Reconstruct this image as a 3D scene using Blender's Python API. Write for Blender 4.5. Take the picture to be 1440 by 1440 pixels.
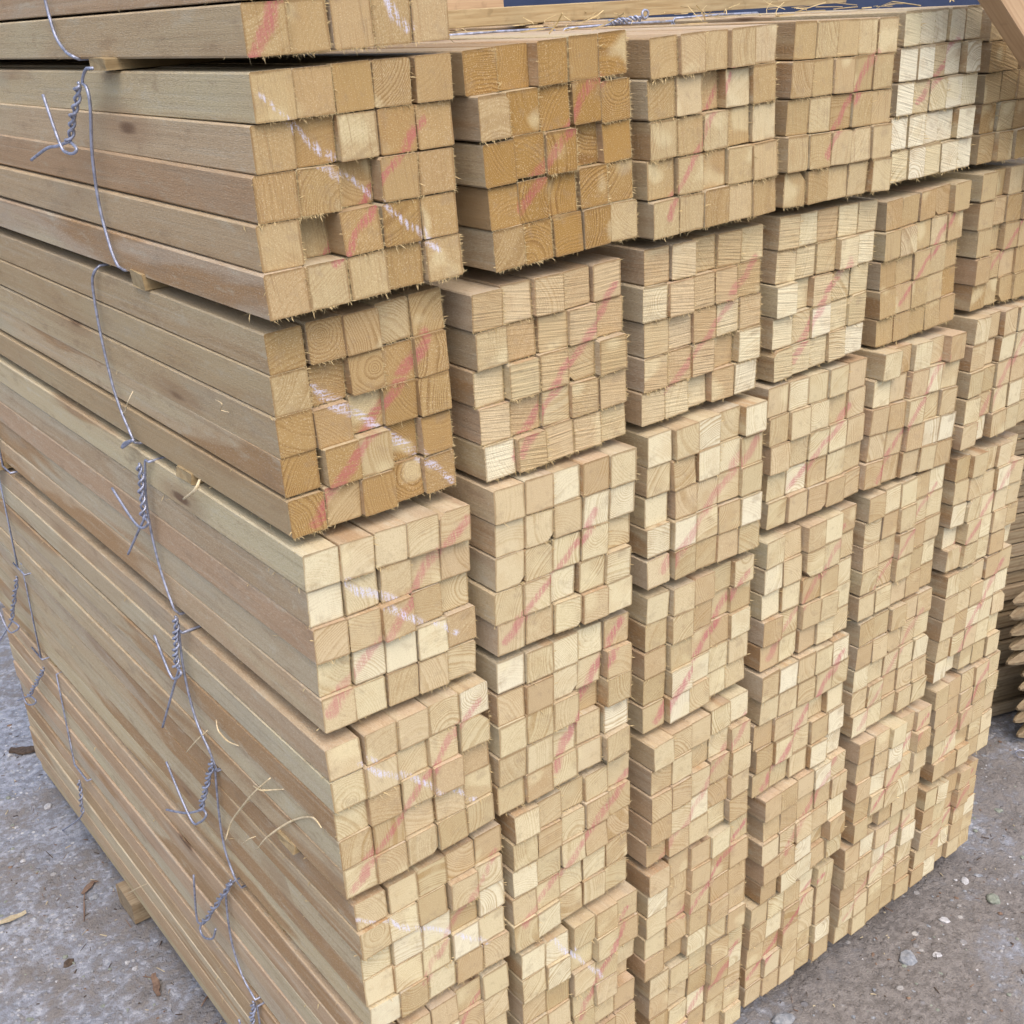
import bpy, bmesh, math, random
from mathutils import Vector, Matrix, noise as mnoise

# ---------------------------------------------------------------- scene, camera, light
for o in list(bpy.data.objects):
    bpy.data.objects.remove(o, do_unlink=True)
sc = bpy.context.scene
COL = sc.collection
R_ = math.radians
ZT = 1.60                                    # height of the top of the stack above the ground
CAM = (-0.46507, -0.96488, 0.03805 + ZT)
YAW, PITCH, ROLL = -0.637059, -0.415765, 0.0547737
FPX, CX, CY = 1633.78, 705.47, 734.71         # focal length and principal point in photo pixels (1440 wide)

def cam_axes():
    ca, sa = math.cos(YAW), math.sin(YAW); cb, sb = math.cos(PITCH), math.sin(PITCH); cc, ss = math.cos(ROLL), math.sin(ROLL)
    Rz = Matrix(((ca, -sa, 0), (sa, ca, 0), (0, 0, 1)))
    Rx = Matrix(((1, 0, 0), (0, cb, -sb), (0, sb, cb)))
    B = Matrix(((1, 0, 0), (0, 0, 1), (0, -1, 0)))
    Rr = Matrix(((cc, -ss, 0), (ss, cc, 0), (0, 0, 1)))
    return Rz @ Rx @ B @ Rr                   # columns: right, down, forward
AX = cam_axes()
cd = bpy.data.cameras.new('camera')
cam = bpy.data.objects.new('camera', cd); COL.objects.link(cam)
Mx = Matrix((AX.col[0], -AX.col[1], -AX.col[2])).transposed().to_4x4()
Mx.translation = CAM
cam.matrix_world = Mx
cd.sensor_width = 36; cd.lens = 36 * FPX / 1440
cd.shift_x = (720 - CX) / 1440; cd.shift_y = (CY - 720) / 1440
cd.clip_start = 0.05; cd.clip_end = 500
sc.camera = cam
sc.render.resolution_x = sc.render.resolution_y = 1024

SUN_EL, SUN_AZ = R_(58), R_(196)              # azimuth from +Y clockwise (towards +X)
w = bpy.data.worlds.new('World'); sc.world = w; w.use_nodes = True
wn = w.node_tree.nodes; wl = w.node_tree.links; wn.clear()
wo = wn.new('ShaderNodeOutputWorld'); bg = wn.new('ShaderNodeBackground'); sky = wn.new('ShaderNodeTexSky')
sky.sky_type = 'NISHITA'; sky.sun_disc = False; sky.sun_elevation = SUN_EL; sky.sun_rotation = SUN_AZ
sky.air_density = 1.0; sky.dust_density = 5.0; sky.ozone_density = 1.0
bg.inputs['Strength'].default_value = 0.14
wl.new(sky.outputs[0], bg.inputs[0]); wl.new(bg.outputs[0], wo.inputs[0])
sd = bpy.data.lights.new('sun', 'SUN'); sd.energy = 0.75; sd.angle = R_(70); sd.color = (1.0, 0.97, 0.92)
sun = bpy.data.objects.new('sun', sd); COL.objects.link(sun)
sdir = Vector((math.sin(SUN_AZ) * math.cos(SUN_EL), math.cos(SUN_AZ) * math.cos(SUN_EL), math.sin(SUN_EL)))
sun.rotation_euler = sdir.to_track_quat('Z', 'Y').to_euler()
vs = sc.view_settings
vs.view_transform = 'Standard'; vs.look = 'None'; vs.gamma = 1.0; vs.use_curve_mapping = False
vs.exposure = 0.98
sc.cycles.max_bounces = 5; sc.cycles.diffuse_bounces = 2; sc.cycles.glossy_bounces = 2

# ---------------------------------------------------------------- helpers
def ray(u, v):
    return AX @ Vector(((u - CX) / FPX, (v - CY) / FPX, 1.0))
def hit(axis, val, u, v):                     # where the line of sight through a photo pixel meets a plane
    d = ray(u, v); t = (val - CAM[axis]) / d[axis]
    return Vector(CAM) + d * t
def tag(o, label, cat, group=None, kind=None):
    o['label'] = label; o['category'] = cat
    if group: o['group'] = group
    if kind: o['kind'] = kind
    return o
def link(name, me, parent=None, loc=None, rot=None):
    o = bpy.data.objects.new(name, me); COL.objects.link(o)
    if parent: o.parent = parent
    if loc is not None: o.location = loc
    if rot is not None: o.rotation_euler = rot
    return o
def empty(name, loc, rot=(0, 0, 0)):
    o = bpy.data.objects.new(name, None); COL.objects.link(o)
    o.location = loc; o.rotation_euler = rot; o.empty_display_size = 0.05
    return o
def mesh_from(name, verts, faces, mats, mi=None, smooth=False):
    me = bpy.data.meshes.new(name); me.from_pydata(verts, [], faces)
    for m in mats: me.materials.append(m)
    if mi: me.polygons.foreach_set('material_index', mi)
    if smooth: me.polygons.foreach_set('use_smooth', [True] * len(me.polygons))
    me.update(); return me
def smooth_path(pts, n=6, closed=False):      # Catmull-Rom
    pts = [Vector(p) for p in pts]; out = []; L = len(pts)
    rng = range(L if closed else L - 1)
    for i in rng:
        if closed: p0, p1, p2, p3 = pts[i - 1], pts[i], pts[(i + 1) % L], pts[(i + 2) % L]
        else: p0, p1, p2, p3 = pts[max(i - 1, 0)], pts[i], pts[i + 1], pts[min(i + 2, L - 1)]
        for k in range(n):
            t = k / n
            out.append(0.5 * ((2 * p1) + (p2 - p0) * t + (2 * p0 - 5 * p1 + 4 * p2 - p3) * t * t + (3 * p1 - p0 - 3 * p2 + p3) * t ** 3))
    if not closed: out.append(pts[-1])
    return out
def tube_data(path, rad, sides=6, closed=False, taper=False):
    vs_, fs = [], []; n = len(path); up = Vector((0.3, 0.2, 1)).normalized()
    prev = None
    for i, p in enumerate(path):
        a = path[(i + 1) % n] if (closed or i < n - 1) else p
        b = path[i - 1] if (closed or i > 0) else p
        t = (a - b)
        t = t.normalized() if t.length > 1e-9 else Vector((0, 0, 1))
        if prev is None: nx = t.orthogonal().normalized()
        else:
            nx = prev - t * prev.dot(t)
            nx = nx.normalized() if nx.length > 1e-6 else t.orthogonal().normalized()
        prev = nx; ny = t.cross(nx)
        r = rad[i] if isinstance(rad, (list, tuple)) else rad
        for k in range(sides):
            an = 2 * math.pi * k / sides
            vs_.append(p + nx * (r * math.cos(an)) + ny * (r * math.sin(an)))
    m = n if closed else n - 1
    for i in range(m):
        for k in range(sides):
            a = i * sides + k; b = i * sides + (k + 1) % sides
            c = ((i + 1) % n) * sides + (k + 1) % sides; d = ((i + 1) % n) * sides + k
            fs.append((a, b, c, d))
    if not closed:
        fs.append(tuple(range(sides))[::-1]); fs.append(tuple((n - 1) * sides + k for k in range(sides)))
    return vs_, fs
def merge(parts):
    V, F = [], []
    for v, f in parts:
        o = len(V); V += list(v); F += [tuple(i + o for i in q) for q in f]
    return V, F

# ---------------------------------------------------------------- node material helper
class NT:
    def __init__(s, name):
        s.m = bpy.data.materials.new(name); s.m.use_nodes = True
        s.n = s.m.node_tree.nodes; s.l = s.m.node_tree.links; s.n.clear()
        s.out = s.n.new('ShaderNodeOutputMaterial'); s.b = s.n.new('ShaderNodeBsdfPrincipled')
        s.l.new(s.b.outputs[0], s.out.inputs[0])
    def put(s, sock, v):
        if hasattr(v, 'is_output') or isinstance(v, bpy.types.NodeSocket): s.l.new(v, sock)
        elif v is not None: sock.default_value = v
    def math(s, op, a, b=None, c=None, clamp=False):
        n = s.n.new('ShaderNodeMath'); n.operation = op; n.use_clamp = clamp
        s.put(n.inputs[0], a); s.put(n.inputs[1], b)
        if c is not None: s.put(n.inputs[2], c)
        return n.outputs[0]
    def vm(s, op, a, b=None, out=0, scale=None):
        n = s.n.new('ShaderNodeVectorMath'); n.operation = op
        s.put(n.inputs[0], a); s.put(n.inputs[1], b)
        if scale is not None: s.put(n.inputs['Scale'], scale)
        return n.outputs[out]
    def attr(s, name):
        n = s.n.new('ShaderNodeAttribute'); n.attribute_name = name; return n
    def sep(s, v):
        n = s.n.new('ShaderNodeSeparateXYZ'); s.put(n.inputs[0], v); return n.outputs
    def comb(s, x=0, y=0, z=0):
        n = s.n.new('ShaderNodeCombineXYZ'); s.put(n.inputs[0], x); s.put(n.inputs[1], y); s.put(n.inputs[2], z); return n.outputs[0]
    def noise(s, v, scale=5, detail=3, rough=0.5, dist=0, out=0):
        n = s.n.new('ShaderNodeTexNoise'); s.put(n.inputs['Vector'], v)
        n.inputs['Scale'].default_value = scale; n.inputs['Detail'].default_value = detail
        n.inputs['Roughness'].default_value = rough; n.inputs['Distortion'].default_value = dist
        return n.outputs[out]
    def vor(s, v, scale=5, feature='F1', out='Distance', rnd=1.0):
        n = s.n.new('ShaderNodeTexVoronoi'); n.feature = feature; s.put(n.inputs['Vector'], v)
        n.inputs['Scale'].default_value = scale; n.inputs['Randomness'].default_value = rnd
        return n.outputs[out]
    def step(s, v, a, b, lo=0.0, hi=1.0):
        n = s.n.new('ShaderNodeMapRange'); n.interpolation_type = 'SMOOTHSTEP'
        s.put(n.inputs[0], v); s.put(n.inputs[1], a); s.put(n.inputs[2], b); n.inputs[3].default_value = lo; n.inputs[4].default_value = hi
        return n.outputs[0]
    def lin(s, v, a, b, lo=0.0, hi=1.0):
        n = s.n.new('ShaderNodeMapRange'); n.clamp = True
        s.put(n.inputs[0], v); s.put(n.inputs[1], a); s.put(n.inputs[2], b); s.put(n.inputs[3], lo); s.put(n.inputs[4], hi)
        return n.outputs[0]
    def mix(s, f, a, b, mode='MIX'):
        n = s.n.new('ShaderNodeMix'); n.data_type = 'RGBA'; n.blend_type = mode
        s.put(n.inputs[0], f)
        for sock, v in ((n.inputs[6], a), (n.inputs[7], b)):
            s.put(sock, (*v, 1) if isinstance(v, tuple) and len(v) == 3 else v)
        return n.outputs[2]
    def ramp(s, f, stops):
        n = s.n.new('ShaderNodeValToRGB'); e = n.color_ramp.elements
        while len(e) < len(stops): e.new(0.5)
        for q, (p, c) in zip(e, stops): q.position = p; q.color = (*c, 1)
        s.put(n.inputs[0], f); return n.outputs[0]
    def bump(s, h, strength, dist, normal=None):
        n = s.n.new('ShaderNodeBump'); s.put(n.inputs['Strength'], strength); n.inputs['Distance'].default_value = dist
        s.put(n.inputs['Height'], h)
        if normal is not None: s.l.new(normal, n.inputs['Normal'])
        return n.outputs[0]
    def obj(s):
        n = s.n.new('ShaderNodeTexCoord'); return n.outputs['Object']
    def done(s, col, rough, normal=None, spec=0.3, metal=0.0):
        s.put(s.b.inputs['Base Color'], (*col, 1) if isinstance(col, tuple) and len(col) == 3 else col)
        s.put(s.b.inputs['Roughness'], rough); s.b.inputs['Specular IOR Level'].default_value = spec
        s.put(s.b.inputs['Metallic'], metal)
        if normal is not None: s.l.new(normal, s.b.inputs['Normal'])
        return s.m

def seg_dist(t, p, a, b):                     # distance from p to the segment a-b
    pa = t.vm('SUBTRACT', p, a); ba = t.vm('SUBTRACT', b, a)
    h = t.math('DIVIDE', t.vm('DOT_PRODUCT', pa, ba, out=1), t.vm('DOT_PRODUCT', ba, ba, out=1), clamp=True)
    return t.vm('LENGTH', t.vm('SUBTRACT', pa, t.vm('SCALE', ba, scale=h)), out=1), h

def wood_end(white):
    t = NT('sawn end grain with chalk' if white else 'sawn end grain'); P = t.obj()
    rnd = t.attr('rnd'); rs = t.sep(rnd.outputs['Vector']); tone, hue, con = rs[0], rs[1], rs[2]; frq = rnd.outputs['Alpha']
    rc = t.attr('rc').outputs['Vector']; rcs = t.sep(rc)
    bt = t.sep(t.attr('bt').outputs['Vector']); wet, sawd, saws = bt[0], bt[1], bt[2]
    bc = t.attr('bc').outputs['Vector']; mq = t.sep(t.attr('mq').outputs['Vector'])
    ps = t.sep(P)
    seedv = t.comb(0, t.math('MULTIPLY', rcs[1], 37.0), 0)
    flat = t.comb(ps[0], 0, ps[2])
    sp = t.vm('ADD', flat, seedv)
    # growth rings
    warp = t.vm('SCALE', t.vm('SUBTRACT', t.noise(sp, 45, 2, 0.5, 0, 1), (0.5, 0.5, 0.5)), scale=0.006)
    q = t.vm('ADD', t.vm('ADD', flat, t.comb(rcs[0], 0, rcs[2])), warp)
    r = t.vm('LENGTH', t.comb(t.sep(q)[0], 0, t.sep(q)[2]), out=1)
    vary = t.math('MULTIPLY', t.math('SINE', t.math('MULTIPLY', r, 190.0)), 0.9)
    ph = t.math('FRACT', t.math('ADD', t.math('MULTIPLY', r, frq), vary))
    ring = t.math('MULTIPLY', t.step(ph, 0.30, 0.86), t.step(ph, 1.0, 0.93))
    # base colour
    c = t.mix(tone, (0.595, 0.53, 0.345), (0.41, 0.325, 0.18))
    c = t.mix(t.step(tone, 0.0, -0.4), c, (0.66, 0.62, 0.47))
    c = t.mix(t.math('MULTIPLY', hue, 0.6), c, (0.44, 0.315, 0.185))
    c = t.mix(t.math('MULTIPLY', wet, 0.88), c, (0.295, 0.165, 0.038))
    blot = t.noise(sp, 28, 3, 0.6)
    c = t.mix(t.step(blot, 0.50, 0.72, 0, 0.38), c, t.mix(0.5, c, (0.36, 0.22, 0.09)))
    dark = t.mix(0.72, c, t.mix(wet, (0.30, 0.19, 0.07), (0.13, 0.055, 0.012)))
    c = t.mix(t.math('MULTIPLY', ring, t.math('MULTIPLY', con, t.step(blot, 0.30, 0.62, 0.35, 1.0))), c, dark)
    # pale sapwood / fresh patches
    c = t.mix(t.step(t.noise(t.vm('ADD', sp, (3, 0, 1)), 17, 1, 0.5), 0.62, 0.72, 0, 0.45), c, (0.63, 0.56, 0.35))
    # radial checks and pith flecks
    # saw lines (run along one direction over the whole bundle)
    bcs = t.sep(bc)
    s1 = t.math('ADD', t.math('MULTIPLY', bcs[0], t.math('COSINE', sawd)), t.math('MULTIPLY', bcs[1], t.math('SINE', sawd)))
    s2 = t.math('SUBTRACT', t.math('MULTIPLY', bcs[1], t.math('COSINE', sawd)), t.math('MULTIPLY', bcs[0], t.math('SINE', sawd)))
    sv = t.comb(t.math('ADD', t.math('MULTIPLY', s1, 85.0), t.math('MULTIPLY', rcs[1], 9)), t.math('MULTIPLY', s2, 2.6), rcs[1])
    saw = t.noise(sv, 1.0, 2, 0.55)
    sawm = t.step(saw, 0.56, 0.74)
    c = t.mix(t.math('MULTIPLY', t.math('MULTIPLY', sawm, saws), 0.55), c, t.mix(0.6, c, (0.20, 0.10, 0.04)))
    fuzz = t.noise(t.vm('ADD', flat, seedv), 900, 2, 0.6)
    c = t.mix(t.step(fuzz, 0.56, 0.70, 0, 0.42), c, (0.70, 0.60, 0.41))
    c = t.mix(t.step(fuzz, 0.45, 0.30, 0, 0.42), c, (0.24, 0.15, 0.065))
    # grubby smears and bruised grey patches from handling
    c = t.mix(t.step(t.noise(bc, 9, 3, 0.65), 0.52, 0.72, 0, 0.34), c, (0.25, 0.185, 0.12))
    # darker rim round every end
    rim = t.math('MINIMUM', t.math('SUBTRACT', 0.0203, t.math('ABSOLUTE', ps[0])), t.math('MINIMUM', ps[2], t.math('SUBTRACT', 0.0408, ps[2])))
    rimn = t.math('ADD', rim, t.math('MULTIPLY', t.math('SUBTRACT', blot, 0.5), 0.006))
    c = t.mix(t.step(rimn, 0.0024, 0.0, 0, 0.6), c, (0.20, 0.12, 0.05))
    # chalk: red stroke and white stroke
    wob = t.vm('SCALE', t.vm('SUBTRACT', t.noise(bc, 5, 1, 0.5, 0, 1), (0.5, 0.5, 0.5)), scale=0.10)
    bw = t.vm('ADD', bc, wob); bws = t.sep(bw); b2 = t.comb(bws[0], bws[1], 0)
    n1 = t.noise(bc, 85, 2, 0.7); fade = t.step(t.noise(bc, 6, 1), 0.25, 0.6, 0.62, 1.0)
    for nm, col, wid, cover, amt in (('mk', (0.39, 0.05, 0.115), 0.039, 0.38, 0.52), ('mw', (0.60, 0.61, 0.78), 0.027, 0.44, 0.74))[:2 if white else 1]:
        a = t.attr(nm); av = t.sep(a.outputs['Vector'])
        d, h = seg_dist(t, b2, t.comb(av[0], av[1], 0), t.comb(av[2], a.outputs['Alpha'], 0))
        ed = t.math('ADD', d, t.math('MULTIPLY', t.math('SUBTRACT', n1, 0.5), 0.05))
        wd = t.math('MULTIPLY', mq[0], wid)
        ms = t.step(ed, wd, t.math('MULTIPLY', wd, 0.4))
        cov = t.step(t.math('ADD', t.math('MULTIPLY', n1, 0.5), t.math('MULTIPLY', saw, 0.5)), cover, cover + 0.14)
        c = t.mix(t.math('MULTIPLY', t.math('MULTIPLY', ms, cov), t.math('MULTIPLY', t.math('MULTIPLY', fade, mq[1 if nm == 'mk' else 2]), amt)), c, col)
    hgt = t.math('ADD', t.math('MULTIPLY', fuzz, 0.16), t.math('MULTIPLY', t.math('MULTIPLY', saw, saws), 1.0))
    nrm = t.bump(hgt, 0.75, 0.003)
    return t.done(c, 0.82, nrm, 0.2)

def wood_side():
    t = NT('long grain timber'); P = t.obj()
    rnd = t.attr('rnd'); rs = t.sep(rnd.outputs['Vector']); tone, hue = rs[0], rs[1]
    rcs = t.sep(t.attr('rc').outputs['Vector'])
    bt = t.sep(t.attr('bt').outputs['Vector'])
    off = t.comb(t.math('MULTIPLY', rcs[1], 13.0), t.math('MULTIPLY', rcs[1], 29.0), t.math('MULTIPLY', rcs[1], 7.0))
    def st(x, y): return t.vm('ADD', t.vm('MULTIPLY', P, (x, y, x)), off)
    c = t.mix(t.step(t.math('FRACT', t.math('MULTIPLY', rcs[1], 7.31)), 0.0, 1.0), (0.50, 0.415, 0.255), (0.43, 0.325, 0.185))
    c = t.mix(t.math('MULTIPLY', hue, 0.95), c, (0.44, 0.295, 0.185))
    c = t.mix(t.step(t.math('FRACT', t.math('MULTIPLY', rcs[1], 3.77)), 0.5, 1.0, 0, 0.5), c, (0.40, 0.355, 0.275))
    big = t.noise(st(9, 1.1), 1.0, 3, 0.55, 0.6)
    heart = t.math('MULTIPLY', t.step(big, 0.50, 0.56), t.step(t.math('FRACT', t.math('MULTIPLY', rcs[1], 5.13)), 0.35, 0.6, 0.25, 0.85))
    c = t.mix(heart, c, (0.335, 0.195, 0.085))
    c = t.mix(t.step(big, 0.45, 0.30, 0, 0.55), c, (0.50, 0.45, 0.29))
    grain = t.noise(st(150, 3.0), 1.0, 4, 0.6, 0.4)
    c = t.mix(t.step(grain, 0.52, 0.74, 0, 0.32), c, (0.21, 0.14, 0.08))
    c = t.mix(t.step(grain, 0.46, 0.28, 0, 0.26), c, (0.53, 0.49, 0.38))
    band = t.noise(st(42, 0.8), 1.0, 2, 0.5, 1.2)
    c = t.mix(t.step(band, 0.55, 0.66, 0, 0.16), c, (0.27, 0.17, 0.09))
    chat = t.noise(t.vm('ADD', t.vm('MULTIPLY', P, (25, 420, 25)), off), 1.0, 2, 0.5)
    fine = t.noise(st(900, 260), 1.0, 2, 0.6)
    c = t.mix(t.step(fine, 0.54, 0.70, 0, 0.38), c, (0.60, 0.55, 0.44))
    c = t.mix(t.step(fine, 0.46, 0.30, 0, 0.34), c, (0.20, 0.14, 0.085))
    blo = t.noise(t.vm('ADD', t.vm('MULTIPLY', P, (55, 16, 55)), off), 1.0, 4, 0.7)
    c = t.mix(t.step(blo, 0.54, 0.70, 0, 0.45), c, (0.26, 0.18, 0.11))
    c = t.mix(t.step(blo, 0.44, 0.30, 0, 0.35), c, (0.52, 0.49, 0.38))
    pz = t.sep(P); edge = t.math('MINIMUM', t.math('ADD', pz[2], 0.0), t.math('SUBTRACT', 0.0405, pz[2]))
    edn = t.math('ADD', edge, t.math('MULTIPLY', t.math('SUBTRACT', blo, 0.5), 0.010))
    c = t.mix(t.step(edn, 0.0022, 0.0004, 0, 0.16), c, (0.60, 0.54, 0.40))  # pale fuzz and chamfer highlight, both painted into the colour of the long edges
    # blue-grey weather bloom, in cloudy patches
    c = t.mix(t.step(t.noise(st(14, 3.2), 1.0, 4, 0.65), 0.52, 0.70, 0, 0.30), c, (0.35, 0.335, 0.275))
    # knots: sparse dark ellipses
    kv = t.vm('ADD', t.vm('MULTIPLY', P, (22, 5.5, 22)), off)
    kd = t.vor(kv, 1.0); kc = t.sep(t.vor(kv, 1.0, out='Color'))[0]
    kn = t.math('MULTIPLY', t.step(t.math('ADD', kd, t.math('MULTIPLY', grain, 0.12)), 0.26, 0.15), t.math('GREATER_THAN', kc, 0.84))
    halo = t.math('MULTIPLY', t.step(kd, 0.55, 0.2), t.math('GREATER_THAN', kc, 0.84))
    c = t.mix(t.math('MULTIPLY', halo, 0.45), c, (0.27, 0.16, 0.085))
    c = t.mix(t.math('MULTIPLY', kn, 0.85), c, (0.12, 0.065, 0.035))
    c = t.mix(t.math('MULTIPLY', bt[0], t.step(t.math('FRACT', t.math('MULTIPLY', rcs[1], 9.17)), 0.1, 0.9, 0.15, 0.85)), c, (0.27, 0.17, 0.075))
    h = t.math('ADD', t.math('MULTIPLY', grain, 0.6), t.math('ADD', t.math('MULTIPLY', fine, 0.5), t.math('MULTIPLY', chat, 0.35)))
    nrm = t.bump(h, 0.8, 0.0016)
    return t.done(c, t.lin(grain, 0.3, 0.7, 0.62, 0.8), nrm, 0.28)

def wood_plain(name, c1, c2, sc1=1.0, rough=0.75):
    t = NT(name); P = t.obj()
    n = t.noise(t.vm('MULTIPLY', P, (9 * sc1, 160, 160)), 1.0, 4, 0.6, 0.5)
    n2 = t.noise(P, 30, 3, 0.6)
    c = t.mix(t.step(n, 0.3, 0.7), c1, c2); c = t.mix(t.step(n2, 0.55, 0.7, 0, 0.4), c, tuple(x * 0.6 for x in c2))
    return t.done(c, rough, t.bump(n, 0.5, 0.001), 0.25)

def fibre_mat():
    t = NT('pale torn fibre'); P = t.obj()
    c = t.mix(t.noise(P, 60, 1), (0.34, 0.235, 0.10), (0.60, 0.49, 0.28))
    return t.done(c, 0.8, None, 0.2)
def wire_mat():
    t = NT('galvanised wire'); P = t.obj()
    n = t.noise(P, 120, 3, 0.6)
    c = t.mix(t.step(n, 0.4, 0.65), (0.38, 0.41, 0.53), (0.24, 0.255, 0.32))
    return t.done(c, t.lin(n, 0.3, 0.7, 0.42, 0.62), t.bump(n, 0.3, 0.0004), 0.5, 0.6)
def ground_mat():
    t = NT('worn concrete with dirt'); P = t.obj()
    n1 = t.noise(P, 3.1, 5, 0.66, 0.3); n2 = t.noise(P, 9, 4, 0.65); n3 = t.noise(P, 60, 4, 0.65); n4 = t.noise(P, 300, 2, 0.6)
    conc = t.mix(t.step(n2, 0.35, 0.65), (0.225, 0.242, 0.285), (0.31, 0.33, 0.38))
    conc = t.mix(t.step(n3, 0.45, 0.62, 0, 0.7), conc, (0.135, 0.14, 0.16))
    conc = t.mix(t.step(n3, 0.45, 0.33, 0, 0.6), conc, (0.41, 0.425, 0.465))
    va = t.vor(P, 90); vc = t.sep(t.vor(P, 90, out='Color'))
    agg = t.math('MULTIPLY', t.step(va, 0.42, 0.25), t.math('GREATER_THAN', vc[0], 0.55))
    conc = t.mix(t.math('MULTIPLY', agg, 0.75), conc, t.mix(vc[1], (0.16, 0.16, 0.17), (0.58, 0.58, 0.58)))
    dirt = t.mix(t.step(n3, 0.35, 0.65), (0.115, 0.105, 0.10), (0.195, 0.18, 0.172))
    dirt = t.mix(t.step(n4, 0.55, 0.7, 0, 0.5), dirt, (0.26, 0.235, 0.21))
    dirt = t.mix(t.step(n4, 0.42, 0.3, 0, 0.5), dirt, (0.055, 0.045, 0.038))
    vb = t.vor(P, 38); vbc = t.sep(t.vor(P, 38, out='Color'))
    stone = t.math('MULTIPLY', t.step(vb, 0.30, 0.20), t.math('GREATER_THAN', vbc[0], 0.80))
    dirt = t.mix(t.math('MULTIPLY', stone, 0.8), dirt, t.mix(vbc[1], (0.16, 0.16, 0.175), (0.42, 0.41, 0.40)))
    mk = t.math('ADD', n1, t.math('MULTIPLY', t.math('SUBTRACT', n2, 0.5), 0.35))
    gx = t.sep(P)
    lane = t.math('MULTIPLY', t.math('MULTIPLY', t.step(gx[1], -0.95, -0.45), t.step(gx[1], 0.35, 0.0)), t.math('MULTIPLY', t.step(gx[0], 0.2, 0.7), t.step(gx[0], 2.0, 1.4)))
    lane2 = t.math('MULTIPLY', t.step(gx[0], -0.30, -0.06), t.step(gx[1], 1.5, 0.7))
    mk = t.math('ADD', mk, t.math('ADD', t.math('MULTIPLY', lane, 0.075), t.math('MULTIPLY', lane2, 0.07)))
    msk = t.step(t.math('ADD', mk, t.math('MULTIPLY', t.math('SUBTRACT', n3, 0.5), 0.42)), 0.42, 0.66)
    c = t.mix(msk, conc, dirt)
    h = t.math('ADD', t.math('ADD', t.math('MULTIPLY', n3, 0.8), t.math('MULTIPLY', n4, 0.35)), t.math('MULTIPLY', t.math('ADD', agg, stone), 0.25))
    return t.done(c, t.lin(n3, 0.3, 0.7, 0.6, 0.85), t.bump(h, 0.9, 0.006), 0.3)
def stone_mat(name, a, b):
    t = NT(name); P = t.obj(); n = t.noise(P, 120, 4, 0.6)
    return t.done(t.mix(t.step(n, 0.35, 0.65), a, b), 0.75, t.bump(n, 0.6, 0.002), 0.3)
def tarp_mat():
    t = NT('navy woven sheet'); P = t.obj(); n = t.noise(P, 3, 4, 0.6)
    return t.done(t.mix(n, (0.012, 0.022, 0.055), (0.03, 0.045, 0.10)), 0.55, t.bump(n, 0.5, 0.03), 0.4)

M_END, M_ENDW, M_SIDE, M_FIB, M_WIRE, M_GROUND = wood_end(False), wood_end(True), wood_side(), fibre_mat(), wire_mat(), ground_mat()
M_BATTEN = wood_plain('spacer timber', (0.40, 0.31, 0.175), (0.30, 0.215, 0.11))
M_BEARER = wood_plain('bearer timber', (0.30, 0.24, 0.16), (0.21, 0.15, 0.09))
M_BOARD = wood_plain('planed board', (0.47, 0.33, 0.20), (0.38, 0.25, 0.145), 0.6)
M_BARK = stone_mat('dark bark', (0.05, 0.035, 0.025), (0.10, 0.07, 0.05))
M_CHIP = stone_mat('brown wood chip', (0.14, 0.09, 0.065), (0.21, 0.14, 0.10))
M_PALECHIP = stone_mat('pale wood chip', (0.36, 0.30, 0.20), (0.48, 0.41, 0.28))
M_STONE = stone_mat('blue grey stone', (0.16, 0.175, 0.20), (0.27, 0.28, 0.30))
M_WHITE = stone_mat('white quartz', (0.30, 0.30, 0.31), (0.46, 0.46, 0.48))
M_GREEN = stone_mat('green grey stone', (0.16, 0.18, 0.15), (0.24, 0.26, 0.22))
M_POLE = wood_plain('round stake timber', (0.27, 0.215, 0.135), (0.17, 0.12, 0.07))
M_TARP = tarp_mat()
M_STRAND = stone_mat('pale strand', (0.55, 0.44, 0.26), (0.72, 0.60, 0.40))
tS = NT('blue plastic strap'); M_STRAP = tS.done((0.03, 0.015, 0.35), 0.4, None, 0.5)

# ---------------------------------------------------------------- ground
def ground():
    def axis(a, b, fine):
        v = [a - 40, a - 14, a - 5, a - 2, a - 0.8]; x = a
        while x < b: v.append(x); x += fine
        return v + [b, b + 0.8, b + 2, b + 5, b + 14, b + 40]
    xs = axis(-1.2, 2.8, 0.022); ys = axis(-1.1, 3.4, 0.025); V = []; F = []
    for y in ys:
        for x in xs:
            p = Vector((x, y, 0)); h = 0.007 * mnoise.noise(p * 3.1) + 0.005 * mnoise.noise(p * 11) + 0.0035 * mnoise.noise(p * 29)
            under = -0.05 < x < 1.5 and 0.0 < y < 1.6
            V.append((x, y, (h if not under else min(h, 0)) - 0.006))
    nx = len(xs)
    for j in range(len(ys) - 1):
        for i in range(nx - 1):
            F.append((j * nx + i, j * nx + i + 1, (j + 1) * nx + i + 1, (j + 1) * nx + i))
    me = mesh_from('ground', V, F, [M_GROUND], smooth=True)
    o = link('ground', me); o['kind'] = 'structure'
    o['label'] = 'worn concrete yard surface with brown dirt and small stones'
ground()

# ---------------------------------------------------------------- stake bundles
L = 1.55
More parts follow.
